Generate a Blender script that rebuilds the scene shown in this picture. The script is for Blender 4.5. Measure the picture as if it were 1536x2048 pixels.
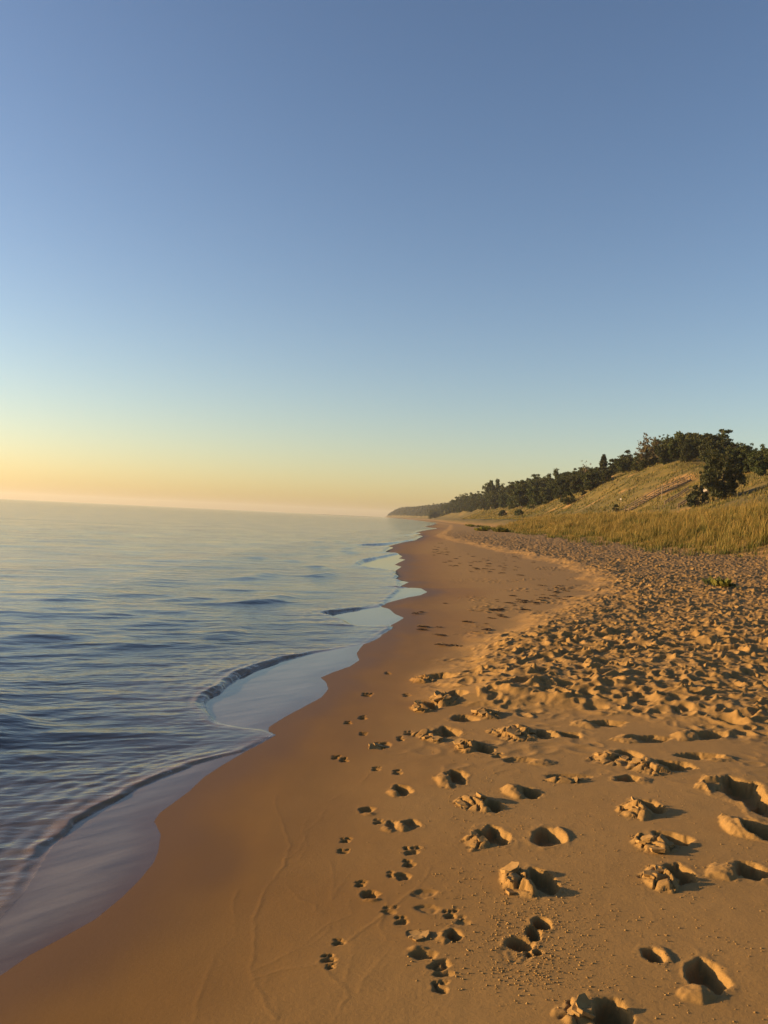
import bpy, bmesh, math, random
import numpy as np
from mathutils import Vector, Matrix

# ------------------------------------------------------------------ scene, camera, sky, sun, exposure
for o in list(bpy.data.objects):
    bpy.data.objects.remove(o)
scn = bpy.context.scene
COL = scn.collection
FPX, CAMZ, ROLL, PITCH = 1750.0, 1.70, 0.048, 10.0 / 1750.0
cam_d = bpy.data.cameras.new('camera'); cam = bpy.data.objects.new('camera', cam_d); COL.objects.link(cam)
cam_d.sensor_fit = 'VERTICAL'; cam_d.sensor_height = 36.0; cam_d.sensor_width = 27.0
cam_d.lens = 36.0 * FPX / 2048.0
cam_d.clip_start = 0.05; cam_d.clip_end = 60000
cam.matrix_world = Matrix.Translation((0, 0, CAMZ)) @ Matrix.Rotation(math.pi / 2 + PITCH, 4, 'X') @ Matrix.Rotation(ROLL, 4, 'Z')
scn.camera = cam

SUN_AZ = math.radians(-84.0)      # measured from +Y (the view) towards +X: the sun stands over the lake, left
SUN_EL = math.radians(9.0)
wd = bpy.data.worlds.new('World'); scn.world = wd; wd.use_nodes = True
wt = wd.node_tree; wt.nodes.clear()
wo = wt.nodes.new('ShaderNodeOutputWorld'); wb = wt.nodes.new('ShaderNodeBackground'); ws = wt.nodes.new('ShaderNodeTexSky')
ws.sky_type = 'NISHITA'; ws.sun_disc = False
ws.sun_elevation = SUN_EL; ws.sun_rotation = SUN_AZ
ws.altitude = 0; ws.air_density = 1.05; ws.dust_density = 0.75; ws.ozone_density = 1.2
wb.inputs['Strength'].default_value = 0.083
gm = wt.nodes.new('ShaderNodeGamma'); gm.inputs[1].default_value = 1.22
tn = wt.nodes.new('ShaderNodeMix'); tn.data_type = 'RGBA'; tn.blend_type = 'MULTIPLY'; tn.inputs[0].default_value = 1.0; tn.inputs[7].default_value = (0.735, 0.715, 0.835, 1)
wt.links.new(ws.outputs[0], gm.inputs[0]); wt.links.new(gm.outputs[0], tn.inputs[6])      # the camera's contrast and white balance for the clear sky
wt.links.new(tn.outputs[2], wb.inputs[0]); wt.links.new(wb.outputs[0], wo.inputs[0])

sl = bpy.data.lights.new('sun', 'SUN'); sun = bpy.data.objects.new('sun', sl); COL.objects.link(sun)
sl.energy = 5.0; sl.angle = math.radians(0.6); sl.color = (1.0, 0.66, 0.31)
sd = Vector((math.sin(SUN_AZ) * math.cos(SUN_EL), math.cos(SUN_AZ) * math.cos(SUN_EL), math.sin(SUN_EL)))
sun.rotation_euler = sd.to_track_quat('Z', 'Y').to_euler()
scn.view_settings.view_transform = 'Standard'; scn.view_settings.look = 'None'
scn.view_settings.exposure = 1.24; scn.view_settings.gamma = 1.0
scn.view_settings.use_curve_mapping = False
scn.render.resolution_x = 768; scn.render.resolution_y = 1024

# ------------------------------------------------------------------ numpy helpers
RNG = np.random.RandomState(7); random.seed(7)
PERM = RNG.permutation(4096)
GA = RNG.rand(4096) * 2 * np.pi
GX, GY = np.cos(GA), np.sin(GA)
def hsh(i, j, k=0):
    return PERM[(PERM[(i + k * 131) & 4095] + j) & 4095]
def perlin(x, y, k=0):
    xi = np.floor(x).astype(np.int64); yi = np.floor(y).astype(np.int64)
    xf = x - xi; yf = y - yi
    u = xf * xf * xf * (xf * (xf * 6 - 15) + 10); v = yf * yf * yf * (yf * (yf * 6 - 15) + 10)
    def g(i, j, dx, dy):
        h = hsh(i, j, k); return GX[h] * dx + GY[h] * dy
    a = g(xi, yi, xf, yf); b = g(xi + 1, yi, xf - 1, yf); c = g(xi, yi + 1, xf, yf - 1); d = g(xi + 1, yi + 1, xf - 1, yf - 1)
    return (a + u * (b - a)) + v * ((c + u * (d - c)) - (a + u * (b - a)))
def fbm(x, y, oct=3, k=0, gain=0.5):
    s = 0; a = 1.0; fq = 1.0
    for o in range(oct):
        s = s + a * perlin(x * fq + 17.3 * o, y * fq - 9.1 * o, k + o); a *= gain; fq *= 2.03
    return s
def sstep(a, b, x):
    t = np.clip((x - a) / (b - a), 0, 1); return t * t * (3 - 2 * t)
RND = RNG.rand(6, 4096)
def cells(x, y, s, k=0):
    """nearest two jittered cell centres: F1, F2, id of the nearest"""
    gx = x / s; gy = y / s
    i0 = np.floor(gx).astype(np.int64); j0 = np.floor(gy).astype(np.int64)
    vx = np.zeros(x.shape); vy = np.zeros(x.shape)
    f1 = np.full(x.shape, 9.0); f2 = np.full(x.shape, 9.0); idn = np.zeros(x.shape, np.int64)
    for di in (-1, 0, 1):
        for dj in (-1, 0, 1):
            h = hsh(i0 + di, j0 + dj, k)
            ex = i0 + di + RND[0][h] - gx; ey = j0 + dj + RND[1][h] - gy; d = np.hypot(ex, ey)
            m = d < f1; vx = np.where(m, ex, vx); vy = np.where(m, ey, vy)
            f2 = np.where(m, f1, np.minimum(f2, d)); idn = np.where(m, h, idn); f1 = np.where(m, d, f1)
    return f1, f2, idn, vx, vy
def dents(x, y, s, k=0, lo=0.28, hi=0.55):
    """many trampled hollows with pushed-up rims, one per jittered cell"""
    gx = x / s; gy = y / s
    i0 = np.floor(gx).astype(np.int64); j0 = np.floor(gy).astype(np.int64)
    out = np.zeros(x.shape)
    for di in (-1, 0, 1):
        for dj in (-1, 0, 1):
            h = hsh(i0 + di, j0 + dj, k)
            dx = gx - (i0 + di + RND[0][h]); dy = gy - (j0 + dj + RND[1][h])
            an = RND[2][h] * np.pi; ca, sa = np.cos(an), np.sin(an)
            a = lo + (hi - lo) * RND[3][h]; b = a * (0.45 + 0.3 * RND[4][h])
            q = np.sqrt(((dx * ca + dy * sa) / a) ** 2 + ((-dx * sa + dy * ca) / b) ** 2)
            lop = 1 + 0.8 * (dx * np.cos(RND[5][h] * 6.28) + dy * np.sin(RND[5][h] * 6.28)) / a
            amp = 0.35 + 0.65 * RND[5][h]
            out += amp * (-np.exp(-(q * 1.15) ** 4) + 0.55 * lop * np.exp(-((q - 1.25) / 0.33) ** 2))
    return out

# ------------------------------------------------------------------ photo directions -> places on the beach
def ray(px, py):
    px = np.asarray(px, float); py = np.asarray(py, float)
    u = (px - 768) / FPX; v = (1024 - py) / FPX
    c, s = math.cos(ROLL), math.sin(ROLL)
    rx = u * c - v * s; rz = u * s + v * c
    cp, sp = math.cos(PITCH), math.sin(PITCH)
    dy = cp - rz * sp; dz = sp + rz * cp
    return rx / dy, dz / dy                     # X per Y, Z per Y
def to_plane(pts, z=0.03):
    p = np.array(pts, float); tx, tz = ray(p[:, 0], p[:, 1])
    Y = (z - CAMZ) / np.minimum(tz, -1e-5); return tx * Y, Y

WL = [(-700, 2500), (-330, 2200), (-130, 2050), (0, 1973), (47, 1942), (90, 1911), (156, 1876), (219, 1841), (270, 1798), (305, 1762), (332, 1727), (340, 1704),
      (344, 1669), (330, 1641), (340, 1624), (367, 1604), (398, 1581), (426, 1553), (461, 1530), (504, 1505), (551, 1473), (553, 1453),
      (585, 1433), (627, 1411), (655, 1396), (669, 1379), (664, 1364), (653, 1354), (677, 1344), (711, 1333), (729, 1321), (723, 1307),
      (729, 1297), (739, 1285), (762, 1275), (787, 1258), (790, 1251), (804, 1244), (815, 1237), (797, 1228), (785, 1217), (762, 1210),
      (783, 1204), (820, 1196), (847, 1192), (860, 1186), (847, 1178), (802, 1174), (823, 1165), (789, 1158), (797, 1152), (790, 1146),
      (795, 1141), (807, 1134), (793, 1129), (814, 1120), (801, 1117), (808, 1114), (799, 1108), (768, 1104), (790, 1095), (780, 1091),
      (814, 1083), (832, 1081), (847, 1072), (836, 1069), (844, 1067), (827, 1065), (846, 1061), (875, 1057.5), (846, 1053), (865, 1050), (874, 1046.2),
      (843, 1042), (819, 1039.6)]
wx, wy = to_plane(WL)
wy = np.maximum.accumulate(wy + np.arange(len(wy)) * 1e-4)
wx = np.append(wx, [36, 30, 4, -6, -400]); wy = np.append(wy, [1400, 1800, 2300, 2500, 2700])
def W(Y): return np.interp(Y, wy, wx)
_ly = np.linspace(math.log(1.0), math.log(3000), 800)
_wx = W(np.exp(_ly)); _k = np.exp(-0.5 * (np.arange(-70, 71) / 24.0) ** 2); _k /= _k.sum()
_sx = np.convolve(np.pad(_wx, 70, mode='edge'), _k, 'valid')
def S(Y): return np.interp(np.log(np.maximum(Y, 1.0)), _ly, _sx)

# crest line of the incoming wash (film of still water between it and the edge)
CL = [(-500, 2500), (-260, 2150), (-120, 1980), (0, 1831), (16, 1813), (51, 1774), (90, 1708), (105, 1684), (129, 1664), (148, 1637), (219, 1602), (273, 1571), (332, 1548), (391, 1526),
      (461, 1509), (496, 1500), (551, 1470), (530, 1459), (490, 1453), (450, 1444), (430, 1435), (412, 1412), (408, 1398), (417, 1385), (440, 1376), (455, 1360),
      (480, 1343), (520, 1328), (570, 1312), (630, 1301), (690, 1293), (745, 1284), (788, 1254), (765, 1252), (720, 1250), (700, 1246), (690, 1238), (668, 1230),
      (648, 1225), (660, 1221), (700, 1217), (764, 1211), (800, 1180), (800, 1160), (789, 1141), (740, 1134), (714, 1129.5), (728, 1120), (770, 1113), (800, 1108), (768, 1104),
      (782, 1093), (722, 1090), (778, 1087), (812, 1083), (828, 1081), (845, 1073), (812, 1070.5), (838, 1067)]
cx_, cy_ = to_plane(CL); cy_ = np.maximum.accumulate(cy_ + np.arange(len(cy_)) * 1e-4)
def Cr(Y):
    c = np.minimum(np.interp(Y, cy_, cx_), W(Y)); return np.where(Y > cy_[-1], W(Y), c)

def interp_line(pts, z):
    x, y = to_plane(pts, z); y = np.maximum.accumulate(y + np.arange(len(y)) * 1e-4)
    return lambda Y: np.interp(Y, y, x)
# edge of the dry trampled sand
ROUGH = interp_line([(2600, 1640), (1900, 1540), (1536, 1490), (1300, 1440), (1100, 1400), (960, 1385), (850, 1368), (868, 1322), (930, 1275), (1010, 1250), (1090, 1215), (1176, 1192),
                     (1186, 1172), (1120, 1135), (1040, 1115), (960, 1095), (900, 1080), (872, 1070), (896, 1058), (900, 1050)], 0.22)
GE_Y = np.array([0, 12, 22, 30, 36, 46, 60, 80, 110, 150, 220, 320, 450, 700, 1300, 1800, 2300, 2500.])
GE_X = np.array([22, 20, 17.5, 16.0, 15.6, 15.2, 15.6, 16.2, 17.5, 19.5, 22, 26, 31, 42, 54, 42, 12, 2.])
def GE(Y): return np.interp(Y, GE_Y, GE_X) + 1.1 * perlin(Y / 9.0, Y * 0 + 3.3, 5) + 0.5 * perlin(Y / 2.6, Y * 0 + 8.3, 6)

CREST_Y = np.array([0, 60, 100, 130, 160, 190, 215, 245, 300, 380, 500, 700, 1000, 1400, 2300, 2480, 2560.])
CREST_Z = np.array([7, 7, 7.5, 8.6, 11.0, 14.6, 14.8, 13.6, 12.6, 12.2, 12.2, 13.0, 14, 17, 19, 15, 0.])
def beach0(X, Y):
    """sand level without trampling: swash slope, berm, foredune, bluff"""
    d = X - S(Y)
    z = np.where(d < 0, 0.03 + 0.05 * d, 0.03 + 0.055 * d)
    z = np.where(d < -30, -1.47, z)
    z = np.where(d > 3.2, 0.206 + 0.038 * (d - 3.2), z)
    z = z - 0.02 * sstep(0.0, 1.0, d) * sstep(3, 0, d)
    bm = X - ROUGH(Y) + (0.55 * perlin(X / 1.1, Y / 1.9, 17) + 0.3 * perlin(X / .4, Y / .6, 18)) * sstep(7, 11, Y)
    z = z + 0.11 * sstep(-0.25, 0.9, bm) * sstep(5, 9, Y) * sstep(-0.5, 1.5, d)
    return np.minimum(z, 1.15)
def terrain_big(X, Y):
    """foredune and wooded bluff above the beach"""
    g = X - GE(Y)
    fz = sstep(-0.5, 8.5, g) * (1.55 + 0.75 * sstep(75, 30, Y) + 0.35 * perlin(X / 7.0, Y / 11.0, 11))
    fz = fz * (1 - 0.25 * sstep(12, 24, g))
    base = np.interp(Y, [0, 150, 300, 600, 1000, 1400, 1800, 2300, 2500], [40, 40, 42, 51, 61, 64, 52, 21, 8.])
    zc = np.interp(Y, CREST_Y, CREST_Z)
    b = X - base + 3.5 * perlin(Y / 34.0, X * 0 + 2.2, 12) + 1.8 * perlin(Y / 15.0, X / 40.0, 14)
    wdt = 26.0
    prof = sstep(-6, wdt, b) * zc
    amp = sstep(2, 14, b)
    gul = (perlin(X / 13.0 + Y / 26.0, Y / 13.0, 15) * 2.0 + perlin(X / 6.0, Y / 6.0, 16) * 0.55) * amp
    return np.where(g > -1, fz, 0) + np.maximum(prof + gul * (zc / 16.0), 0)

# ------------------------------------------------------------------ individual prints pressed in the smooth sand (photo px, photo px, half width, half height, depth m, heap)
# heap = (dx, dy, half width, half height, height m, cracked)
PITS = [
    (1083, 1762, 32, 27, .050, (-48, 4, 34, 34, .055, 1)), (1222, 2030, 46, 40, .055, (-68, -6, 40, 30, .030, 1)), (1414, 1952, 37, 36, .052, (-20, 36, 32, 22, .024, 0)),
    (1306, 1911, 21, 15, .034, (22, -2, 14, 22, .008, 0)), (1098, 1674, 36, 20, .042, (28, -4, 14, 20, .014, 0)),
    (990, 1672, 32, 20, .048, (-38, 12, 24, 20, .028, 1)), (1343, 1676, 36, 13, .048, (-34, 14, 40, 22, .045, 1)), (1358, 1748, 34, 20, .050, (-38, 14, 30, 30, .048, 1)),
    (1502, 1742, 38, 18, .050, (-50, 2, 44, 18, .030, 0)), (1303, 1614, 28, 15, .050, (-32, 6, 36, 20, .048, 1)), (1520, 1662, 40, 20, .055, (-44, -6, 32, 24, .050, 0)),
    (1478, 1578, 48, 24, .075, (-46, -6, 36, 20, .050, 0)), (1530, 1612, 44, 24, .075, None), (986, 1612, 22, 12, .042, (-36, -4, 36, 18, .038, 1)),
    (914, 1553, 21, 15, .045, (-26, 8, 18, 16, .028, 0)), (1060, 1586, 24, 10, .040, (-30, -3, 26, 14, .042, 0)), (966, 1497, 22, 10, .040, (-28, -4, 28, 14, .040, 1)),
    (897, 1464, 26, 11, .045, (-38, 8, 28, 14, .040, 1)), (1080, 1470, 30, 8, .030, (-46, -2, 54, 17, .045, 1)), (1345, 1532, 42, 11, .045, (-44, 2, 52, 16, .045, 1)),
    (1256, 1508, 26, 9, .045, (-34, 10, 40, 13, .035, 1)), (1135, 1553, 44, 6, .020, (0, 6, 46, 9, .022, 1)), (1256, 1557, 24, 7, .035, (30, 4, 20, 8, .012, 0)),
    (930, 1437, 28, 7, .035, (44, -8, 26, 12, .040, 1)), (862, 1414, 18, 7, .030, (-16, 2, 24, 11, .040, 1)), (912, 1388, 22, 6, .040, (-24, 12, 28, 12, .045, 1)),
    (880, 1352, 34, 7, .045, (-36, 8, 24, 9, .040, 1)), (1040, 1521, 34, 6, .025, (44, 4, 30, 8, .016, 0)), (1000, 1512, 16, 4, .022, None), (1400, 1512, 50, 7, .030, (30, 3, 40, 9, .020, 0)),
    (1210, 1447, 40, 6, .035, (-40, 2, 30, 8, .03, 0)), (1300, 1478, 46, 6, .030, (-40, 0, 36, 8, .03, 0)), (1420, 1470, 40, 7, .035, (-44, 2, 36, 9, .04, 0)), (1140, 1470, 22, 6, .03, (-30, -2, 18, 7, .02, 0)),
    (733, 1620, 14, 7, .022, (6, 8, 14, 5, .006, 0)), (765, 1491, 17, 8, .016, (-10, 0, 14, 9, .016, 1)), (690, 1521, 11, 4.5, .020, None), (672, 1516, 8, 3.5, .018, None),
    (805, 1580, 18, 10, .030, (-16, 6, 16, 8, .014, 0)), (797, 1546, 12, 5, .018, None), (753, 1539, 9, 4, .014, None), (727, 1436, 10, 4, .016, None), (697, 1446, 9, 3, .018, None),
    (727, 1468, 8, 3.5, .014, None), (735, 1390, 12, 3.5, .016, None), (802, 1478, 8, 5, .018, None), (820, 1467, 11, 4.5, .018, None), (777, 1347, 7, 2.5, .014, None), (816, 1391, 10, 3, .014, None),
    (822, 1648, 20, 9, .028, (-18, 4, 16, 12, .020, 0)), (784, 1650, 11, 9, .018, (-8, 8, 14, 8, .008, 0)), (760, 1644, 13, 5, .018, None), (692, 1682, 11, 5, .014, None), (688, 1704, 13, 4.5, .012, None),
    (826, 1703, 19, 8, .018, None), (820, 1728, 14, 8, .018, None), (806, 1753, 15, 8, .020, (-10, -2, 12, 8, .008, 0)), (782, 1750, 7, 6, .012, None), (722, 1769, 12, 6, .014, None), (739, 1790, 18, 9, .028, (4, 10, 18, 5, .006, 0)),
    (850, 1787, 24, 9, .008, None), (855, 1818, 24, 10, .008, None), (780, 1822, 16, 8, .010, None), (902, 1830, 15, 9, .022, None), (928, 1842, 16, 9, .008, None), (806, 1842, 16, 9, .012, None),
    (832, 1868, 18, 8, .014, (2, 4, 14, 8, .010, 1)), (907, 1870, 17, 12, .030, (-22, 4, 13, 14, .010, 0)), (846, 1909, 28, 9, .026, (-12, -12, 22, 6, .008, 0)), (880, 1930, 20, 11, .024, (2, -2, 7, 6, .016, 0)),
    (886, 1948, 22, 5, .016, None), (883, 1976, 19, 12, .020, None), (680, 1885, 14, 6, .014, None), (659, 1919, 17, 8, .024, None), (662, 1934, 10, 5, .024, None),
    # bare foot: heel, arch, ball, two toes
    (1084, 1847, 20, 14, .050, None), (1067, 1867, 14, 16, .034, None), (1040, 1888, 30, 15, .044, None), (1058, 1909, 7, 5.5, .034, None), (1075, 1906, 9, 6, .038, None),
    (1030, 1912, 34, 26, .002, None),
]
LINES = [
    [(550, 2040), (520, 1990), (500, 1940), (510, 1890), (508, 1840), (530, 1780), (568, 1730), (580, 1690), (566, 1650), (550, 1610), (552, 1590)],
    [(555, 2035), (552, 1985), (528, 1975), (538, 1945)],
    [(665, 2045), (694, 1995), (690, 1980), (640, 1930), (560, 1940), (500, 1960)],
    [(500, 1945), (600, 1895), (650, 1850), (705, 1830), (698, 1800)],
    [(718, 1985), (728, 1955), (775, 1905), (768, 1870), (757, 1850), (772, 1820), (776, 1790)],
    [(860, 1735), (850, 1760), (810, 1795), (700, 1880), (640, 1900)],
    [(700, 1860), (710, 1890), (700, 1930), (690, 1960)], [(660, 1840), (650, 1870), (612, 1895)],
    [(570, 1720), (600, 1700), (615, 1660), (640, 1640), (650, 1620)], [(575, 1770), (600, 1800), (632, 1810), (634, 1822)],
    [(600, 1720), (615, 1690), (605, 1670), (612, 1640)], [(390, 2040), (400, 1990), (430, 1910), (470, 1870), (466, 1800), (478, 1780)], [(700, 1745), (660, 1800), (668, 1760), (660, 1720)],
    [(1130, 1670), (1150, 1640), (1148, 1620), (1130, 1612)], [(1290, 1770), (1285, 1800), (1310, 1840), (1340, 1865)], [(640, 1610), (720, 1570), (745, 1540)],
]
def place(px, py):
    tx, tz = ray(px, py); Y = (0.05 - CAMZ) / tz
    for _ in range(8):
        z = float(beach0(np.array([tx * Y]), np.array([Y]))[0]); Y = (z - CAMZ) / tz
    return float(tx * Y), float(Y), z
HEAPS = []; NFOOT = len(PITS) - 6
def stamp_list():
    out = []
    for i, (px, py, a, b, dep, heap) in enumerate(PITS):
        x, y, z = place(px, py); k1 = y / FPX; k2 = y * y / ((CAMZ - z) * FPX)
        if dep >= .04: a *= .93; b *= .93
        if dep < .03: dep *= 0.62
        if heap is None and a <= 20 and dep < .02:
            r_ = np.random.RandomState(i); A_, B_ = a * k1, b * k2; u_ = r_.choice([-1, 1])
            out.append(('p', x - .15 * A_, y - .25 * B_, A_ * .8, B_ * .62, dep * (.8 + .5 * r_.rand()), i))
            for t_ in range(r_.randint(2, 4)): out.append(('p', x + A_ * (-.7 + .6 * t_ + .2 * r_.rand()), y + B_ * (.75 + .3 * r_.rand()), A_ * (.24 + .12 * r_.rand()), B_ * (.34 + .15 * r_.rand()), dep * (.5 + .7 * r_.rand()), i + 50 + t_))
            continue
        out.append(('p', x, y, a * k1, b * k2, dep, i))
        if heap:
            hx, hy, ha, hb, hh, cr = heap
            x2, y2, z2 = place(px + hx, py + hy); k1 = y2 / FPX; k2 = y2 * y2 / ((CAMZ - z2) * FPX)
            out.append(('h', x2, y2, ha * k1, hb * k2 * 0.85, hh * .85, i + (1000 if cr else 0)))
            if cr: HEAPS.append((x2, y2, ha * k1, hb * k2 * 0.85, hh, i))
    return out
STAMPS = stamp_list()
_r = np.random.RandomState(77)
for _i in range(34):
    _y = 2.4 + 4.2 * _r.rand(); _x = .47 * _y + .25 + 1.6 * _r.rand()
    STAMPS.append(('p', _x, _y, .08 + .04 * _r.rand(), .11 + .06 * _r.rand(), .03 + .03 * _r.rand(), 200 + _i)); STAMPS.append(('h', _x - .14, _y - .03, .07, .09, .02 + .02 * _r.rand(), 300 + _i))
LINEW = [np.array([place(*p)[:2] for p in l]) for l in LINES]

def sand_detail(X, Y, rowY, near):
    """trampling, prints and wash lines added to the smooth level; X, Y are 2-D arrays with Y constant along rows"""
    Z = np.zeros(X.shape)
    bm = X - ROUGH(Y); d = X - S(Y); g = X - GE(Y)
    m = sstep(-0.25, 1.1, bm + 0.5 * perlin(X / 0.7, Y / 0.7, 21)) * sstep(0.3, 1.2, d) * (1 - 0.6 * sstep(-1.5, 3, g)) * sstep(180, 60, Y)
    idx = (m > 0.002) & (g < 6)
    x = X[idx]; y = Y[idx]
    wxp = x + 0.06 * perlin(x / 0.25, y / 0.25, 31); wyp = y + 0.06 * perlin(x / 0.25, y / 0.25, 32)
    age = np.clip(0.85 + 0.9 * fbm(x / 2.3, y / 3.0, 2, 47), 0.35, 1.4)
    t = 0.041 * age * dents(wxp, wyp, 0.31, 1) + 0.022 * dents(wxp, wyp, 0.155, 2) + age * 0.032 * (0.25 - np.abs(perlin(wxp / .27, wyp / .27, 48))) + 0.055 * fbm(x / 1.1, y / 1.1, 3, 41) + 0.020 * fbm(x / 0.16, y / 0.16, 3, 45)
    Z[idx] += m[idx] * t
    # scattered debris-like scuffs on the flat
    m2 = (1 - m) * sstep(0.5, 1.6, d) * sstep(4, 9, Y) * sstep(70, 30, Y) * sstep(-6, 0.2, bm)
    i2 = m2 > 0.02
    x = X[i2]; y = Y[i2]
    keep = sstep(0.0, 0.30, fbm(x / 1.6, y / 2.2, 2, 51))
    Z[i2] += m2[i2] * keep * 0.020 * dents(x, y, 0.22, 3)
    # smooth sheet undulation
    nz = Y < 12
    Z[nz] += 0.004 * fbm(X[nz] / 0.9, Y[nz] / 0.9, 2, 61) + 0.0012 * fbm(X[nz] / 0.12, Y[nz] / 0.12, 2, 64) * sstep(0.2, 1.5, d[nz])
    Z[nz] *= sstep(-0.05, 0.7, X[nz] - W(Y[nz]))
    pit_m = np.zeros(X.shape)
    for kind, sx, sy, a, b, hgt, i in STAMPS:
        R = 2.1
        r0 = np.searchsorted(rowY, sy - b * R); r1 = np.searchsorted(rowY, sy + b * R)
        if r1 <= r0: continue
        xs = X[r0:r1]; ys = Y[r0:r1]
        dx = (xs - sx) / a; dy = (ys - sy) / b
        sk = (RND[0][i % 997] - 0.5) * 0.5
        dx = dx + sk * dy
        sel = (np.abs(dx) < R) & (np.abs(dy) < R)
        if not sel.any(): continue
        dx = dx[sel]; dy = dy[sel]; xw = xs[sel]; yw = ys[sel]
        nzs = 0.42 * perlin(dx * 1.3 + i, dy * 1.3, 71) + 0.12 * perlin(xw / 0.018, yw / 0.022, 72)
        foot = kind == 'p' and NFOOT <= i < len(PITS)
        if foot: nzs = nzs * .3
        q = np.sqrt(dx * dx + dy * dy) * (1 + nzs)
        if kind == 'p':
            wall = 1 - sstep(0.68, 1.05, q)
            f = -hgt * wall * (1.25 + 0.2 * perlin(xw / 0.05, yw / 0.07, 73)) + 0.07 * hgt * (0.45 + 0.9 * np.abs(perlin(dx * 1.3 + i, dy * 1.3, 74)) * 2) * 0.8 * np.exp(-((q - 1.22) / 0.2) ** 2) * (1 + 0.8 * dx / np.maximum(q, .3) * -0.6)
            f = f + wall * 0.004 * perlin(xw / 0.02, yw / 0.03, 75)
            cur = Z[r0:r1]; cur[sel] = np.where(wall > .02, np.minimum(cur[sel], f), cur[sel] + f) if foot else np.minimum(cur[sel], 0.006) + f if hgt > .02 else cur[sel] + f
        else:
            body = np.clip(1 - q * q, 0, 1) ** 0.75
            f = hgt * body
            if i >= 1000:
                f1, f2, idn, cvx, cvy = cells(xw + 0.012 * perlin(xw / .03, yw / .03, 76), (yw + 0.012 * perlin(xw / .03, yw / .03, 77)) * 0.75, 0.078, 7)
                tilt = (RND[2][idn] - 0.4) * 0.55 + 0.9 * (cvx * np.cos(RND[3][idn] * 6.28) + cvy * np.sin(RND[3][idn] * 6.28))
                f = hgt * body * (0.78 + tilt) - 0.024 * (1 - sstep(0.02, 0.12, f2 - f1)) * np.minimum(body * 2, 1)
            else:
                f = f * (1 + 0.5 * perlin(xw / 0.06, yw / 0.08, 78)) + body * 0.006 * perlin(xw / 0.02, yw / 0.02, 79)
            cur = Z[r0:r1]; cur[sel] = cur[sel] + f
    for li, L in enumerate(LINEW):
        if len(L) < 2: continue
        r0 = np.searchsorted(rowY, L[:, 1].min() - .08); r1 = np.searchsorted(rowY, L[:, 1].max() + .08)
        xs = X[r0:r1] + 0.012 * perlin(X[r0:r1] / .09, Y[r0:r1] / .09, 81) + 0.004 * perlin(X[r0:r1] / .025, Y[r0:r1] / .025, 83); ys = Y[r0:r1]
        dmin = np.full(xs.shape, 9.0); side = np.zeros(xs.shape)
        for a, b in zip(L[:-1], L[1:]):
            ab = b - a; t = np.clip(((xs - a[0]) * ab[0] + (ys - a[1]) * ab[1]) / (ab @ ab), 0, 1)
            ex = xs - a[0] - t * ab[0]; ey = ys - a[1] - t * ab[1]; dd = np.hypot(ex, ey)
            mm = dd < dmin; dmin = np.where(mm, dd, dmin); side = np.where(mm, ex, side)
        Z[r0:r1] += (0.0013 if li in (0, 2, 4, 5) else 0.0008) * np.exp(-(dmin / 0.0062) ** 2) * (0.6 + 0.7 * perlin(xs / .2, ys / .2, 84))
    return Z

def ground_z(X, Y):
    X = np.atleast_1d(np.asarray(X, float)); Y = np.atleast_1d(np.asarray(Y, float))
    return beach0(X, Y) + terrain_big(X, Y)

# ------------------------------------------------------------------ materials
def newmat(name):
    m = bpy.data.materials.new(name); m.use_nodes = True; nt = m.node_tree; nt.nodes.clear()
    out = nt.nodes.new('ShaderNodeOutputMaterial'); return m, nt, out
def N(nt, t, **kw):
    n = nt.nodes.new(t)
    for k, v in kw.items():
        if k in n.inputs: n.inputs[k].default_value = v
        else: setattr(n, k, v)
    return n
def mixc(nt, fac, a, b):
    n = nt.nodes.new('ShaderNodeMix'); n.data_type = 'RGBA'
    for sock, val in ((n.inputs[0], fac), (n.inputs[6], a), (n.inputs[7], b)):
        if hasattr(val, 'is_output'): nt.links.new(val, sock)
        elif isinstance(val, (int, float)): sock.default_value = val
        else: sock.default_value = (*val, 1)
    return n.outputs[2]
def ramp(nt, fac, p0, p1, c0=(0, 0, 0), c1=(1, 1, 1)):
    r = nt.nodes.new('ShaderNodeValToRGB'); r.color_ramp.elements[0].position = p0; r.color_ramp.elements[1].position = p1
    r.color_ramp.elements[0].color = (*c0, 1); r.color_ramp.elements[1].color = (*c1, 1); nt.links.new(fac, r.inputs[0]); return r.outputs[0]
def math_n(nt, op, a, b=None):
    n = nt.nodes.new('ShaderNodeMath'); n.operation = op
    for i, v in enumerate((a, b)):
        if v is None: continue
        if hasattr(v, 'is_output'): nt.links.new(v, n.inputs[i])
        else: n.inputs[i].default_value = v
    return n.outputs[0]
def noise(nt, vec, scale, detail=3, rough=0.55):
    n = N(nt, 'ShaderNodeTexNoise', Scale=scale, Detail=detail, Roughness=rough); nt.links.new(vec, n.inputs['Vector']); return n.outputs[0]

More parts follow.
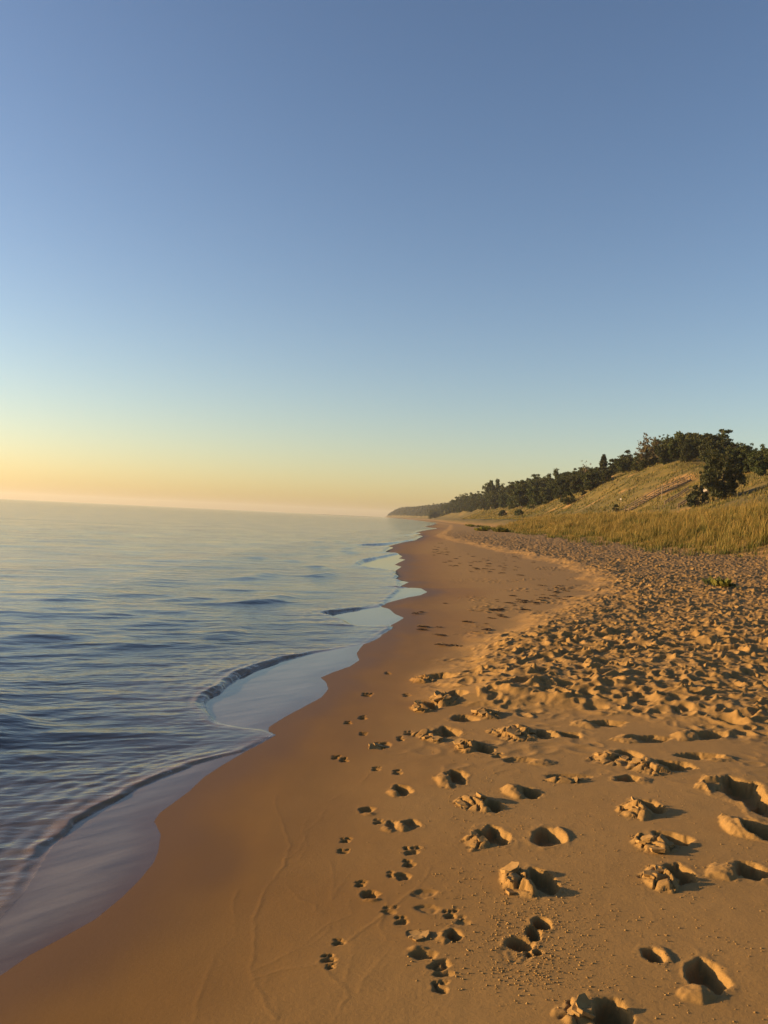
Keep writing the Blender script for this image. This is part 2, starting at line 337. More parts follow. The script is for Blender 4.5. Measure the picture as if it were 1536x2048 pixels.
def mat_sand():
    m, nt, out = newmat('beach_sand'); L = nt.links.new
    geo = N(nt, 'ShaderNodeNewGeometry'); P = geo.outputs['Position']
    wet = N(nt, 'ShaderNodeAttribute', attribute_name='wet').outputs['Fac']
    veg = N(nt, 'ShaderNodeAttribute', attribute_name='veg').outputs['Fac']
    n1 = noise(nt, P, 3.0, 4); n2 = noise(nt, P, 420.0, 2, 0.7); n3 = noise(nt, P, 60.0, 3)
    dry = mixc(nt, n1, (0.225, 0.132, 0.040), (0.275, 0.168, 0.056))
    dry = mixc(nt, math_n(nt, 'MULTIPLY', ramp(nt, n2, 0.35, 0.68), 0.45), dry, (0.14, 0.082, 0.030))
    dry = mixc(nt, math_n(nt, 'MULTIPLY', ramp(nt, n2, 0.60, 0.78), 0.4), dry, (0.34, 0.235, 0.11))
    wetc = mixc(nt, n1, (0.180, 0.086, 0.012), (0.215, 0.108, 0.017))
    wetc = mixc(nt, math_n(nt, 'MULTIPLY', ramp(nt, n2, 0.4, 0.7), 0.35), wetc, (0.10, 0.052, 0.014))
    soak = N(nt, 'ShaderNodeAttribute', attribute_name='soak').outputs['Fac']
    mk = N(nt, 'ShaderNodeMapping'); mk.inputs['Scale'].default_value = (1.0, 0.25, 1); mk.inputs['Rotation'].default_value = (0, 0, 0.3); L(P, mk.inputs[0])
    wetc = mixc(nt, math_n(nt, 'MULTIPLY', ramp(nt, noise(nt, mk.outputs[0], 4.0, 4), 0.42, 0.62), 0.28), wetc, (0.13, 0.066, 0.014))
    wetc = mixc(nt, math_n(nt, 'MULTIPLY', soak, 0.75), wetc, (0.105, 0.050, 0.011))
    c = mixc(nt, wet, dry, wetc)
    # grassy dune slope: olive and straw, with bare sand showing through
    mp = N(nt, 'ShaderNodeMapping'); mp.inputs['Scale'].default_value = (1, 1, 1); L(P, mp.inputs[0])
    g1 = noise(nt, P, 0.10, 4, 0.6); g2 = noise(nt, P, 1.1, 4, 0.65)
    gc = mixc(nt, ramp(nt, g1, 0.38, 0.62), (0.066, 0.058, 0.012), (0.14, 0.104, 0.024))
    gc = mixc(nt, math_n(nt, 'MULTIPLY', ramp(nt, g2, 0.42, 0.66), 0.6), gc, (0.052, 0.038, 0.014))
    c = mixc(nt, veg, c, gc)
    bs = N(nt, 'ShaderNodeBsdfPrincipled'); L(c, bs.inputs['Base Color'])
    rr = math_n(nt, 'SUBTRACT', 0.92, math_n(nt, 'ADD', math_n(nt, 'MULTIPLY', wet, 0.28), math_n(nt, 'MULTIPLY', soak, 0.10))); L(rr, bs.inputs['Roughness'])
    bs.inputs['Specular IOR Level'].default_value = 0.22
    hsum = math_n(nt, 'ADD', math_n(nt, 'MULTIPLY', n2, 0.5), math_n(nt, 'MULTIPLY', n3, 0.8))
    st = math_n(nt, 'SUBTRACT', 0.55, math_n(nt, 'MULTIPLY', wet, 0.42))
    bp = N(nt, 'ShaderNodeBump', Distance=0.004); L(hsum, bp.inputs['Height']); L(st, bp.inputs['Strength'])
    L(bp.outputs[0], bs.inputs['Normal']); L(bs.outputs[0], out.inputs[0]); return m

def mat_water():
    m, nt, out = newmat('lake_water'); L = nt.links.new
    P = N(nt, 'ShaderNodeNewGeometry').outputs['Position']
    dep = N(nt, 'ShaderNodeAttribute', attribute_name='depth').outputs['Fac']
    rip = N(nt, 'ShaderNodeAttribute', attribute_name='ripple').outputs['Fac']
    foam = N(nt, 'ShaderNodeAttribute', attribute_name='foam').outputs['Fac']
    def wv(sx, sy, sc, det, rot=0.30):
        mp = N(nt, 'ShaderNodeMapping'); mp.vector_type = 'TEXTURE'; mp.inputs['Scale'].default_value = (1 / sx, 1 / sy, 1); mp.inputs['Rotation'].default_value = (0, 0, rot); L(P, mp.inputs[0])
        return noise(nt, mp.outputs[0], sc, det, 0.55)
    b1 = N(nt, 'ShaderNodeBump', Distance=0.10); L(wv(0.5, 1.0, 0.7, 2), b1.inputs['Height']); b1.inputs['Strength'].default_value = 0.30
    b2 = N(nt, 'ShaderNodeBump', Distance=0.034); L(wv(0.45, 1.0, 3.0, 3), b2.inputs['Height']); L(rip, b2.inputs['Strength']); L(b1.outputs[0], b2.inputs['Normal'])
    b3 = N(nt, 'ShaderNodeBump', Distance=0.010); L(wv(0.5, 1.0, 13, 3), b3.inputs['Height']); L(rip, b3.inputs['Strength']); L(b2.outputs[0], b3.inputs['Normal'])
    bf = N(nt, 'ShaderNodeBump', Distance=0.55); L(wv(0.5, 1.0, 0.11, 3), bf.inputs['Height']); bf.inputs['Strength'].default_value = 0.22; L(bf.outputs[0], b1.inputs['Normal'])
    # still film: almost flat
    b0 = N(nt, 'ShaderNodeBump', Distance=0.002); L(wv(0.3, 1.0, 10, 3, 0.8), b0.inputs['Height']); b0.inputs['Strength'].default_value = 0.5
    nm = nt.nodes.new('ShaderNodeMix'); nm.data_type = 'VECTOR'; L(ramp(nt, rip, 0.02, 0.25), nm.inputs[0]); L(b0.outputs[0], nm.inputs[4]); L(b3.outputs[0], nm.inputs[5])
    nrm = nm.outputs[1]
    gl = N(nt, 'ShaderNodeBsdfGlossy', Roughness=0.06); L(nrm, gl.inputs['Normal'])
    tr = N(nt, 'ShaderNodeBsdfTransparent'); tr.inputs[0].default_value = (0.93, 0.93, 0.90, 1)
    df = N(nt, 'ShaderNodeBsdfDiffuse'); df.inputs[0].default_value = (0.028, 0.038, 0.042, 1)
    e = math_n(nt, 'POWER', 2.718, math_n(nt, 'MULTIPLY', dep, -3.2))
    body = N(nt, 'ShaderNodeMixShader'); L(e, body.inputs[0]); L(df.outputs[0], body.inputs[1]); L(tr.outputs[0], body.inputs[2])
    fr = N(nt, 'ShaderNodeFresnel', IOR=1.56); L(nrm, fr.inputs['Normal'])
    mx = N(nt, 'ShaderNodeMixShader'); L(fr.outputs[0], mx.inputs[0]); L(body.outputs[0], mx.inputs[1]); L(gl.outputs[0], mx.inputs[2])
    silt_sheen = N(nt, 'ShaderNodeAttribute', attribute_name='silt_sheen').outputs['Fac']
    sd_ = N(nt, 'ShaderNodeBsdfDiffuse'); L(mixc(nt, N(nt, 'ShaderNodeAttribute', attribute_name='edge').outputs['Fac'], (0.165, 0.084, 0.02), mixc(nt, ramp(nt, wv(0.16, 1.0, 11, 4, 0.8), 0.34, 0.70), (0.15, 0.112, 0.076), (0.33, 0.27, 0.20))), sd_.inputs[0])  # pale streaks: sky reflection painted into the film; brown: sand showing through
    b2_ = N(nt, 'ShaderNodeMixShader'); L(silt_sheen, b2_.inputs[0]); L(body.outputs[0], b2_.inputs[1]); L(sd_.outputs[0], b2_.inputs[2])
    L(b2_.outputs[0], mx.inputs[1])
    fd = N(nt, 'ShaderNodeBsdfDiffuse'); fd.inputs[0].default_value = (0.55, 0.53, 0.50, 1)
    vo = N(nt, 'ShaderNodeTexVoronoi', Scale=70.0); L(P, vo.inputs['Vector'])
    ff = math_n(nt, 'MULTIPLY', foam, ramp(nt, vo.outputs['Distance'], 0.25, 0.55, (1, 1, 1), (0.2, 0.2, 0.2)))
    mf = N(nt, 'ShaderNodeMixShader'); L(ff, mf.inputs[0]); L(mx.outputs[0], mf.inputs[1]); L(fd.outputs[0], mf.inputs[2])
    L(mf.outputs[0], out.inputs[0]); return m

def mat_simple(name, ca, cb, scale=4.0, rough=0.85, bump=0.0, transl=0.0, rnd=0.0):
    m, nt, out = newmat(name); L = nt.links.new
    P = N(nt, 'ShaderNodeTexCoord').outputs['Object']
    n = noise(nt, P, scale, 4)
    c = mixc(nt, ramp(nt, n, 0.35, 0.65), ca, cb)
    if rnd > 0:
        oi = N(nt, 'ShaderNodeObjectInfo'); hs = N(nt, 'ShaderNodeHueSaturation')
        L(math_n(nt, 'ADD', 1 - rnd / 2, math_n(nt, 'MULTIPLY', oi.outputs['Random'], rnd)), hs.inputs['Value'])
        L(math_n(nt, 'ADD', 0.485, math_n(nt, 'MULTIPLY', oi.outputs['Random'], 0.03)), hs.inputs['Hue'])
        L(c, hs.inputs['Color']); c = hs.outputs[0]
    bs = N(nt, 'ShaderNodeBsdfPrincipled', Roughness=rough); L(c, bs.inputs['Base Color']); bs.inputs['Specular IOR Level'].default_value = 0.25
    if bump:
        b = N(nt, 'ShaderNodeBump', Distance=bump); L(n, b.inputs['Height']); L(b.outputs[0], bs.inputs['Normal'])
    if transl:
        t = N(nt, 'ShaderNodeBsdfTranslucent'); L(c, t.inputs[0]); mx = N(nt, 'ShaderNodeMixShader'); mx.inputs[0].default_value = transl
        L(bs.outputs[0], mx.inputs[1]); L(t.outputs[0], mx.inputs[2]); L(mx.outputs[0], out.inputs[0])
    else: L(bs.outputs[0], out.inputs[0])
    return m
def mat_grass():
    m, nt, out = newmat('marram_grass'); L = nt.links.new
    t = N(nt, 'ShaderNodeAttribute', attribute_name='tip').outputs['Fac']; v = N(nt, 'ShaderNodeAttribute', attribute_name='tone').outputs['Fac']
    lo = mixc(nt, v, (0.042, 0.062, 0.012), (0.10, 0.094, 0.018)); hi = mixc(nt, v, (0.14, 0.112, 0.024), (0.36, 0.225, 0.060))
    c = mixc(nt, ramp(nt, t, 0.35, 0.95), lo, hi)
    bs = N(nt, 'ShaderNodeBsdfPrincipled', Roughness=0.7); L(c, bs.inputs['Base Color']); bs.inputs['Specular IOR Level'].default_value = 0.2
    tl = N(nt, 'ShaderNodeBsdfTranslucent'); L(c, tl.inputs[0]); mx = N(nt, 'ShaderNodeMixShader'); mx.inputs[0].default_value = 0.3
    L(bs.outputs[0], mx.inputs[1]); L(tl.outputs[0], mx.inputs[2]); L(mx.outputs[0], out.inputs[0]); return m
M = dict(sand=mat_sand(), water=mat_water(), grass=mat_grass(),
         leaf=mat_simple('oak_leaf', (0.024, 0.038, 0.010), (0.052, 0.058, 0.015), 0.45, 0.75, 0, 0.3, 0.5),
         leaf_pale=mat_simple('sparse_leaf', (0.065, 0.055, 0.024), (0.11, 0.085, 0.038), 0.8, 0.75, 0, 0.25),
         conif=mat_simple('conifer_needle', (0.022, 0.032, 0.011), (0.044, 0.048, 0.017), 0.8, 0.8, 0, 0.15),
         bark=mat_simple('bark', (0.10, 0.075, 0.05), (0.20, 0.155, 0.11), 3.0, 0.9),
         palebark=mat_simple('pale_bark', (0.16, 0.13, 0.09), (0.24, 0.20, 0.15), 3.0, 0.9),
         green=mat_simple('beach_plant_leaf', (0.095, 0.105, 0.018), (0.17, 0.155, 0.035), 6.0, 0.6, 0, 0.3),
         wrack=mat_simple('dark_wrack', (0.030, 0.020, 0.012), (0.085, 0.055, 0.032), 30.0, 0.9, 0.003),
         crust=mat_simple('crusted_sand', (0.215, 0.128, 0.042), (0.27, 0.168, 0.060), 18.0, 0.92, 0.004),
         wood=mat_simple('grey_timber', (0.16, 0.115, 0.075), (0.28, 0.21, 0.14), 2.0, 0.85),
         paint=mat_simple('white_paint', (0.36, 0.33, 0.28), (0.44, 0.41, 0.36), 2.0, 0.6))

# ------------------------------------------------------------------ object helpers
def mesh_np(name, verts, faces, mat, attrs=None, smooth=False):
    """faces: (n,3) or (n,4) index array"""
    me = bpy.data.meshes.new(name); v = np.asarray(verts, np.float32); f = np.asarray(faces, np.int32)
    me.vertices.add(len(v)); me.vertices.foreach_set('co', v.ravel())
    k = f.shape[1]; me.loops.add(f.size); me.loops.foreach_set('vertex_index', f.ravel())
    me.polygons.add(len(f)); me.polygons.foreach_set('loop_start', np.arange(0, f.size, k, dtype=np.int32))
    if smooth: me.polygons.foreach_set('use_smooth', np.ones(len(f), bool))
    for an, av in (attrs or {}).items():
        a = me.attributes.new(an, 'FLOAT', 'POINT'); a.data.foreach_set('value', np.asarray(av, np.float32).ravel())
    me.update(calc_edges=True); me.validate(); me.materials.append(mat); return me
def link(name, me, parent=None, loc=None):
    o = bpy.data.objects.new(name, me); COL.objects.link(o)
    if parent is not None: o.parent = parent
    if loc is not None: o.location = loc
    return o
def tag(o, label, cat, group=None, kind=None):
    if label: o['label'] = label
    if cat: o['category'] = cat
    if group: o['group'] = group
    if kind: o['kind'] = kind
    return o
def empty(name, loc):
    o = bpy.data.objects.new(name, None); o.empty_display_size = 0.2; COL.objects.link(o); o.location = loc; return o
def grid_faces(nr, nc):
    i = np.arange(nr * nc, dtype=np.int32).reshape(nr, nc)
    return np.stack([i[:-1, :-1].ravel(), i[:-1, 1:].ravel(), i[1:, 1:].ravel(), i[1:, :-1].ravel()], 1)
def rows(breaks):
    """row positions whose step grows between the break points [(Y, step), ...]"""
    ys = [breaks[0][0]]
    by = [b[0] for b in breaks]; bs = [b[1] for b in breaks]
    while ys[-1] < by[-1]: ys.append(ys[-1] + float(np.exp(np.interp(math.log(ys[-1]), np.log(by), np.log(bs)))))
    return np.array(ys)

# ------------------------------------------------------------------ the beach and dune sheet
RY = rows([(1.7, .012), (2.4, .0068), (5.0, .0085), (8, .016), (13, .034), (25, .085), (45, .20), (80, .5), (130, .8), (260, 1.2), (500, 5), (1500, 28), (2600, 28)])
NC = 690
nl = 44
Yr = RY[:, None]
xl = np.maximum(S(RY) - 7 - 0.02 * RY, -0.62 * RY - 1.2); xr = 0.60 * RY + 0.75; xr = np.maximum(xr, np.interp(RY, [0, 30, 120, 400, 1500], [0, 17, 75, 250, 420]) * (RY > 9) + 0)
xr = np.where(RY > 400, np.maximum(260, 0.3 * RY), xr); xr = np.minimum(xr, np.interp(RY, [0, 9, 12, 30, 60, 120, 400, 2000], [7, 7, 9, 22, 48, 92, 250, 500]))
xm = np.clip(S(RY) - 0.45 - .004 * RY, xl + 0.05, xr - 0.1)
A = np.linspace(0, 1, nl, endpoint=False)[None, :]; B = np.linspace(0, 1, NC - nl)[None, :]
Xg = np.concatenate([xl[:, None] + (xm - xl)[:, None] * A, xm[:, None] + (xr - xm)[:, None] * B], 1)
Yg = np.repeat(Yr, NC, 1)
Zg = beach0(Xg, Yg) + terrain_big(Xg, Yg) + sand_detail(Xg, Yg, RY, None)
dW = Xg - W(Yg)
wet = (1 - sstep(0.15, 1.7 + 0.03 * np.minimum(Yg, 60), dW + 0.35 * fbm(Xg / 0.8, Yg / 0.8, 2, 91))) * (1 - sstep(-0.4, 0.3, Xg - ROUGH(Yg)))
wet = np.maximum(wet, 0.12 * (1 - sstep(-0.5, 0.5, Xg - ROUGH(Yg))) * (Yg > 9))
gg = Xg - GE(Yg)
bare = 1 - sstep(0.40, 0.52, fbm(Xg / 9.0, Yg / 9.0, 3, 95)) * sstep(14, 22, gg)
veg = sstep(0.5, 5.5, gg + 1.5 * perlin(Xg / 2.0, Yg / 2.0, 93)) * (0.25 + 0.75 * bare)
for _px, _py, _r2 in ((1350, 962, 3.2), (1372, 958, 2.2), (1306, 988, 2.4), (1325, 984, 1.6), (1150, 1004, 3.0)):
    _tx, _tz = ray(_px, _py); _my = np.linspace(60, 400, 3000); _hit = np.nonzero(CAMZ + _tz * _my < ground_z(_tx * _my, _my))[0]
    if len(_hit):
        _y = _my[_hit[0]]; _x = _tx * _y; veg = veg * (1 - 0.9 * sstep(0.25, 0.6, np.exp(-(((Xg - _x) / _r2) ** 2 + ((Yg - _y) / (_r2 * 1.6)) ** 2)) + 0.5 * perlin(Xg / 1.1, Yg / 1.1, 97)))
beach = link('beach', mesh_np('beach', np.stack([Xg, Yg, Zg], 2).reshape(-1, 3), grid_faces(len(RY), NC), M['sand'], dict(wet=wet, veg=veg, soak=sstep(0.42 + .01 * np.minimum(Yg, 40), 0.0, dW + 0.22 * fbm(Xg / .5, Yg / .9, 2, 98))), True))
beach['kind'] = 'structure'
print('beach verts', Xg.size, 'rows', len(RY))

# ------------------------------------------------------------------ the lake
WY = rows([(1.5, .02), (2.4, .010), (5, .016), (9, .03), (15, .07), (30, .2), (60, .7), (150, 3), (500, 16), (5500, 160)])
NW = 380
e = np.linspace(0, 1, NW) ** 0.8
wl_ = -0.66 * WY - 1.2; wr_ = W(WY) + 0.10 + 0.004 * np.minimum(WY, 400)
wr_ = np.where(WY > 900, np.maximum(wr_, 0.06 * WY), wr_)
Xw = wl_[:, None] + (wr_ - wl_)[:, None] * e[None, :]; Yw = np.repeat(WY[:, None], NW, 1)
bz = beach0(Xw, Yw)
dE = W(Yw) - Xw; dC = Cr(Yw) - Xw
gap = np.clip(W(Yw) - Cr(Yw), 0, 2)
fade = np.interp(Yw, [0, 20, 80, 200], [1, 1, 0.5, 0.0])
# wave field
act = sstep(-0.02, 0.9, dC)
def swell(lx, ly, k): return fbm(Xw / lx + 0.15 * Yw / lx, Yw / ly - 0.36 * Xw / ly, 2, k)
wvh = 0.026 * swell(2.8, 1.35, 101) * sstep(0.5, 3, dC) + 0.018 * swell(1.0, 0.46, 103) * sstep(0.1, 1.2, dC) * np.interp(Yw, [0, 10, 25], [1, 1, 0]) \
    + 0.0058 * swell(0.36, 0.15, 105) * sstep(0.0, 0.12, dC) * np.interp(Yw, [0, 6, 12], [1, 1, 0]) + 0.030 * swell(4.5, 9, 107) * sstep(1, 5, dC) * np.interp(Yw, [0, 60, 150], [1, 1, 0])
hb = np.interp(Yw, [0, 3, 3.9, 4.6, 5.6, 6.3, 6.7, 7.6, 8.2, 9.2, 10.6, 11.3, 12.0, 13.5, 15, 17, 25, 40, 90], [.005, .005, .008, .024, .022, .008, .005, .018, .036, .042, .020, .006, .006, .03, .045, .03, .06, .09, .12])
sC = np.maximum(dC, 0)
dCn = dC + 0.05 * perlin(Xw / .35, Yw / .35, 121) + 0.02 * perlin(Xw / .09, Yw / .09, 122)
bore = 0.66 * hb * sstep(-0.005, 0.055 + .002 * Yw, dCn) * np.exp(-(sC / (0.5 + .015 * np.maximum(Yw - 15, 0))) ** 1.2) * (1 + 0.45 * perlin(Xw / .35, Yw / .35, 111))
bore = bore + 0.0055 * np.clip(hb / .03, 0, 1.2) * np.sin(dCn * 6.283 / (0.10 + 0.006 * Yw) + 2.0 * perlin(Xw / .6, Yw / .6, 125)) * np.exp(-sC / 0.45) * sstep(0.03, 0.12, dC) * (0.6 + perlin(Xw / .5, Yw / .5, 126))
bore2 = 0.055 * np.exp(-((dC - 2.1 - 0.5 * perlin(Yw / 3.0, Yw * 0, 112)) / 0.30) ** 2) * sstep(-.1, .25, perlin(Yw / 2.6, Yw * 0 + 4, 113)) * fade + \
    0.045 * np.exp(-((dC - 3.6 - 0.6 * perlin(Yw / 3.4, Yw * 0 + 9, 114)) / 0.38) ** 2) * sstep(-.1, .25, perlin(Yw / 3.1, Yw * 0 + 14, 115)) * fade
film = 0.0022 * sstep(0.0, 0.30 + 0.002 * Yw, dE) - 0.05 * sstep(0.0, -0.15 - .004 * Yw, dE) - 0.0002
floor_ = bz + film
sea = 0.004 + wvh * fade
zw = np.where(dE > 0, np.maximum(floor_, np.where(dC > 0, np.maximum(sea * 1.0, floor_) + bore + bore2 + np.minimum(act, 1) * 0.3 * np.maximum(wvh * fade, -0.003), floor_)), floor_)
dist_f = np.where(dE > 0, zw, floor_)
rip = np.clip(sstep(-0.02, 0.10, dC) * 0.9 + sstep(0.4, 2.5, dC) * 0.1, 0.0, 1.0) * (0.75 + 0.5 * fbm(Xw / 3.0, Yw / 6.0, 2, 117))
tongue = sstep(0.12, 0.02, gap) * sstep(1.3, 0.2, dE)
rip = np.clip(rip * (1 - 0.35 * tongue), 0, 1)
silt_sheen = (0.52 * sstep(0.0, 0.05, dE) * sstep(0.25, -0.10, dC) + 0.30 * sstep(1.6, 0.1, dC) * (dC > 0) * sstep(0.0, 0.1, dE)) + 0.30 * np.exp(-((dCn - .05) / .09) ** 2) * np.clip(hb / .02, 0, 1) * (dE > .05)  # cloudy film tint with painted sky sheen, plus brown see-through light at crests
foam = np.exp(-((dC - 0.02) / (0.012 + .0012 * Yw)) ** 2) * sstep(0.05, 0.3, fbm(Xw / .22, Yw / .22, 2, 119) + 0.16) * np.interp(Yw, [0, 6.3, 6.5, 8.0, 8.3, 11, 11.5, 13, 13.2, 22, 40], [0, 0, .9, .9, .1, .1, .7, .7, .3, .6, .5])
foam = np.maximum(foam, 0.35 * np.exp(-((dE - 0.012) / (0.007 + .0006 * Yw)) ** 2) * sstep(0.0, 0.3, perlin(Xw / .6, Yw / .6, 120)) * (Yw > 6))
foam = np.maximum(foam, 0.5 * np.exp(-((dCn - .045) / (.012 + .0008 * Yw)) ** 2) * sstep(0.16, 0.34, fbm(Xw / .16, Yw / .16, 3, 124)) * (hb > .015))
lake = link('lake_water', mesh_np('lake_water', np.stack([Xw, Yw, zw], 2).reshape(-1, 3), grid_faces(len(WY), NW), M['water'],
            dict(depth=np.clip(zw - bz, 0, 5), ripple=rip, silt_sheen=silt_sheen, edge=np.minimum(sstep(0.0, 0.30, dE + 0.06 * perlin(Xw / .12, Yw / .4, 123)), 1 - 0.85 * np.exp(-((dCn - .03) / .07) ** 2) * np.clip(hb / .02, 0, 1)), foam=np.clip(foam, 0, 1)), True))
lake['kind'] = 'structure'
print('lake verts', Xw.size, 'rows', len(WY))

# ------------------------------------------------------------------ reading the built surface
def surf(x, y):
    """height of the built beach sheet at single points"""
    r = int(np.clip(np.searchsorted(RY, y), 1, len(RY) - 1)); t = (y - RY[r - 1]) / (RY[r] - RY[r - 1])
    a = np.interp(x, Xg[r - 1], Zg[r - 1]); b = np.interp(x, Xg[r], Zg[r]); return float(a + (b - a) * t)
MY = np.exp(np.linspace(math.log(3), math.log(2500), 6000))
def march(px, py):
    """where a direction of the photograph meets the ground"""
    tx, tz = ray(px, py); g = ground_z(tx * MY, MY); hit = np.nonzero(CAMZ + tz * MY < g)[0]
    Y = MY[hit[0]] if len(hit) else 200.0
    return float(tx * Y), float(Y), surf(float(tx * Y), float(Y))

class MB:
    """collects tubes, quads and boxes into one mesh"""
    def __init__(s): s.v = []; s.f = []
    def tube(s, pts, rad, n=6):
        base = len(s.v); pts = [Vector(p) for p in pts]
        for i, p in enumerate(pts):
            d = (pts[min(i + 1, len(pts) - 1)] - pts[max(i - 1, 0)]).normalized()
            u = d.orthogonal().normalized(); w = d.cross(u)
            for k in range(n):
                a = 2 * math.pi * k / n; s.v.append(p + (u * math.cos(a) + w * math.sin(a)) * rad[i])
        for i in range(len(pts) - 1):
            for k in range(n):
                a = base + i * n + k; b = base + i * n + (k + 1) % n; s.f.append((a, b, b + n, a + n))
        s.f.append(tuple(base + k for k in range(n))[::-1]); s.f.append(tuple(base + (len(pts) - 1) * n + k for k in range(n)))
    def bar(s, a, b, w, h, up=Vector((0, 0, 1))):
        a = Vector(a); b = Vector(b); d = (b - a).normalized(); sx = d.cross(up)
        sx = sx.normalized() if sx.length > 1e-4 else Vector((1, 0, 0)); sz = sx.cross(d).normalized(); base = len(s.v)
        for p in (a, b):
            for cx, cz in ((-1, -1), (1, -1), (1, 1), (-1, 1)): s.v.append(p + sx * (cx * w / 2) + sz * (cz * h / 2))
        for f in ((0, 1, 2, 3), (7, 6, 5, 4), (4, 5, 1, 0), (5, 6, 2, 1), (6, 7, 3, 2), (7, 4, 0, 3)): s.f.append(tuple(base + i for i in f))
    def mesh(s, name, mat, smooth=False):
        me = bpy.data.meshes.new(name); me.from_pydata([tuple(v) for v in s.v], [], s.f); me.materials.append(mat)
        if smooth: me.polygons.foreach_set('use_smooth', [True] * len(me.polygons))
        me.update(); return me
def quads_mesh(name, C, size, mat, rng, flat=0.0, tall=1.0):
    """leaf-sized faces at centres C"""
    n = len(C); u = rng.normal(size=(n, 3)); u /= np.linalg.norm(u, axis=1)[:, None]
    w = rng.normal(size=(n, 3)); w[:, 2] *= (1 - flat); w -= (w * u).sum(1)[:, None] * u; w /= np.linalg.norm(w, axis=1)[:, None] + 1e-9
    a = size * (0.6 + 0.8 * rng.rand(n))[:, None]; b = a * (0.45 + 0.3 * rng.rand(n))[:, None] * tall
    v = np.stack([C - u * a, C + w * b, C + u * a, C - w * b], 1).reshape(-1, 3)
    return mesh_np(name, v, np.arange(4 * n).reshape(n, 4), mat)

# ------------------------------------------------------------------ tree kinds (trunk mesh, crown mesh), about 9 m tall
def oak(seed, h=9.0, spread=3.6, n_limb=9, dens=60, low=0.22, leaf='leaf', lsize=0.26, bark='bark', clump=0.85):
    rng = np.random.RandomState(seed); tb = MB(); cl = []
    p = Vector((0, 0, -0.4)); pts = [p]; rad = [0.024 * h]
    top = 0.72 * h
    for i in range(6):
        p = Vector((p.x + rng.normal() * 0.16, p.y + rng.normal() * 0.16, -0.4 + (top + .4) * (i + 1) / 6)); pts.append(p); rad.append(0.024 * h * (1 - 0.13 * (i + 1)))
    tb.tube(pts, rad, 7); cl.append(np.array(p) + (0, 0, 0.1 * h))
    for k in range(n_limb):
        t = low + (0.95 - low) * (k + rng.rand() * .6) / n_limb; i = min(int(t * 6), 5); b = pts[i].lerp(pts[i + 1], t * 6 - i)
        an = k * 2.4 + rng.rand(); L = spread * (0.65 + 0.5 * rng.rand()) * (1 - 0.45 * abs(t - 0.5) * 1.3)
        q = [b]; d = Vector((math.cos(an), math.sin(an), 0.30 + 0.8 * t * rng.rand()))
        for j in range(3):
            d = (d + Vector((rng.normal() * .25, rng.normal() * .25, rng.normal() * .22 + .06))).normalized(); q.append(q[-1] + d * L / 3)
            for _ in range(2): cl.append(np.array(q[-1]) + rng.normal(size=3) * 0.5 * (0.5 + j * .35))
        tb.tube(q, [0.010 * h, 0.007 * h, 0.005 * h, 0.002 * h], 5)
        for j in range(2):
            e = q[1 + j] + Vector((rng.normal(), rng.normal(), rng.normal() * .6 + .5)).normalized() * L * .4
            tb.tube([q[1 + j], q[1 + j].lerp(e, .5) + Vector((0, 0, .1)), e], [0.005 * h, 0.003 * h, 0.0015 * h], 4); cl.append(np.array(e))
    C = []
    for c in cl:
        m = int(dens * (0.5 + rng.rand())); r = clump * (0.55 + 0.7 * rng.rand())
        dd = rng.normal(size=(m, 3)); dd /= np.linalg.norm(dd, axis=1)[:, None]; dd *= (r * (0.35 + 0.65 * rng.rand(m)))[:, None]; dd[:, 2] *= 0.72
        C.append(c + dd)
    C = np.concatenate(C); C = C[C[:, 2] > 0.1]
    return tb.mesh('trunk', M[bark]), quads_mesh('crown', C, lsize, M[leaf], rng)
def conifer(seed, h=8.0):
    rng = np.random.RandomState(seed); tb = MB(); C = []
    tb.tube([(0, 0, -.4), (0.05, 0, h * .5), (0, 0.03, h)], [.15, .09, .02], 6)
    for z in np.arange(0.8, h - 0.1, 0.36):
        R = 1.75 * (1 - z / h) ** 0.85 * (0.75 + 0.5 * rng.rand()) + .12
        for a in np.arange(0, 6.28, 0.75) + rng.rand():
            e = Vector((math.cos(a) * R, math.sin(a) * R, z - 0.18 * R)); tb.tube([(0, 0, z), e], [.03, .008], 4)
            t = rng.rand(14) ** .7; C.append(np.stack([e.x * t, e.y * t, z - .18 * R * t], 1) + rng.normal(size=(14, 3)) * .12)
    return tb.mesh('trunk', M['bark']), quads_mesh('crown', np.concatenate(C), 0.22, M['conif'], rng)
def bush(seed, h=3.0, w=1.5, leaf='leaf', n=2200, ls=.17):
    rng = np.random.RandomState(seed); tb = MB(); C = []
    for k in range(7):
        a = k * .9 + rng.rand(); e = Vector((math.cos(a) * w * .6, math.sin(a) * w * .6, h * (.5 + .35 * rng.rand()))); tb.tube([(0, 0, -.2), e * .5 + Vector((0, 0, .2)), e], [.06, .04, .012], 5)
    for k in range(34):
        z = rng.rand(); rr = w * (1 - (abs(z - .38) / .75) ** 2) * (.45 + .55 * rng.rand()); a = rng.rand() * 6.28; c = np.array([math.cos(a) * rr, math.sin(a) * rr, .15 + z * h * .85])
        m = n // 34; dd = rng.normal(size=(m, 3)); dd /= np.linalg.norm(dd, axis=1)[:, None]; C.append(c + dd * (.42 * w * .62 * (.3 + .7 * rng.rand(m)))[:, None])
    C = np.concatenate(C); C = C[C[:, 2] > .02]
    return tb.mesh('stem', M['bark']), quads_mesh('foliage', C, ls, M[leaf], rng)
OAKS = [oak(11), oak(12, spread=4.2, n_limb=10), oak(13, spread=3.0, n_limb=10, low=.14), oak(14, spread=3.8, low=.12, n_limb=12), oak(15, spread=3.3, dens=75, low=.1, n_limb=12), oak(16, spread=4.0, n_limb=8, low=.35)]
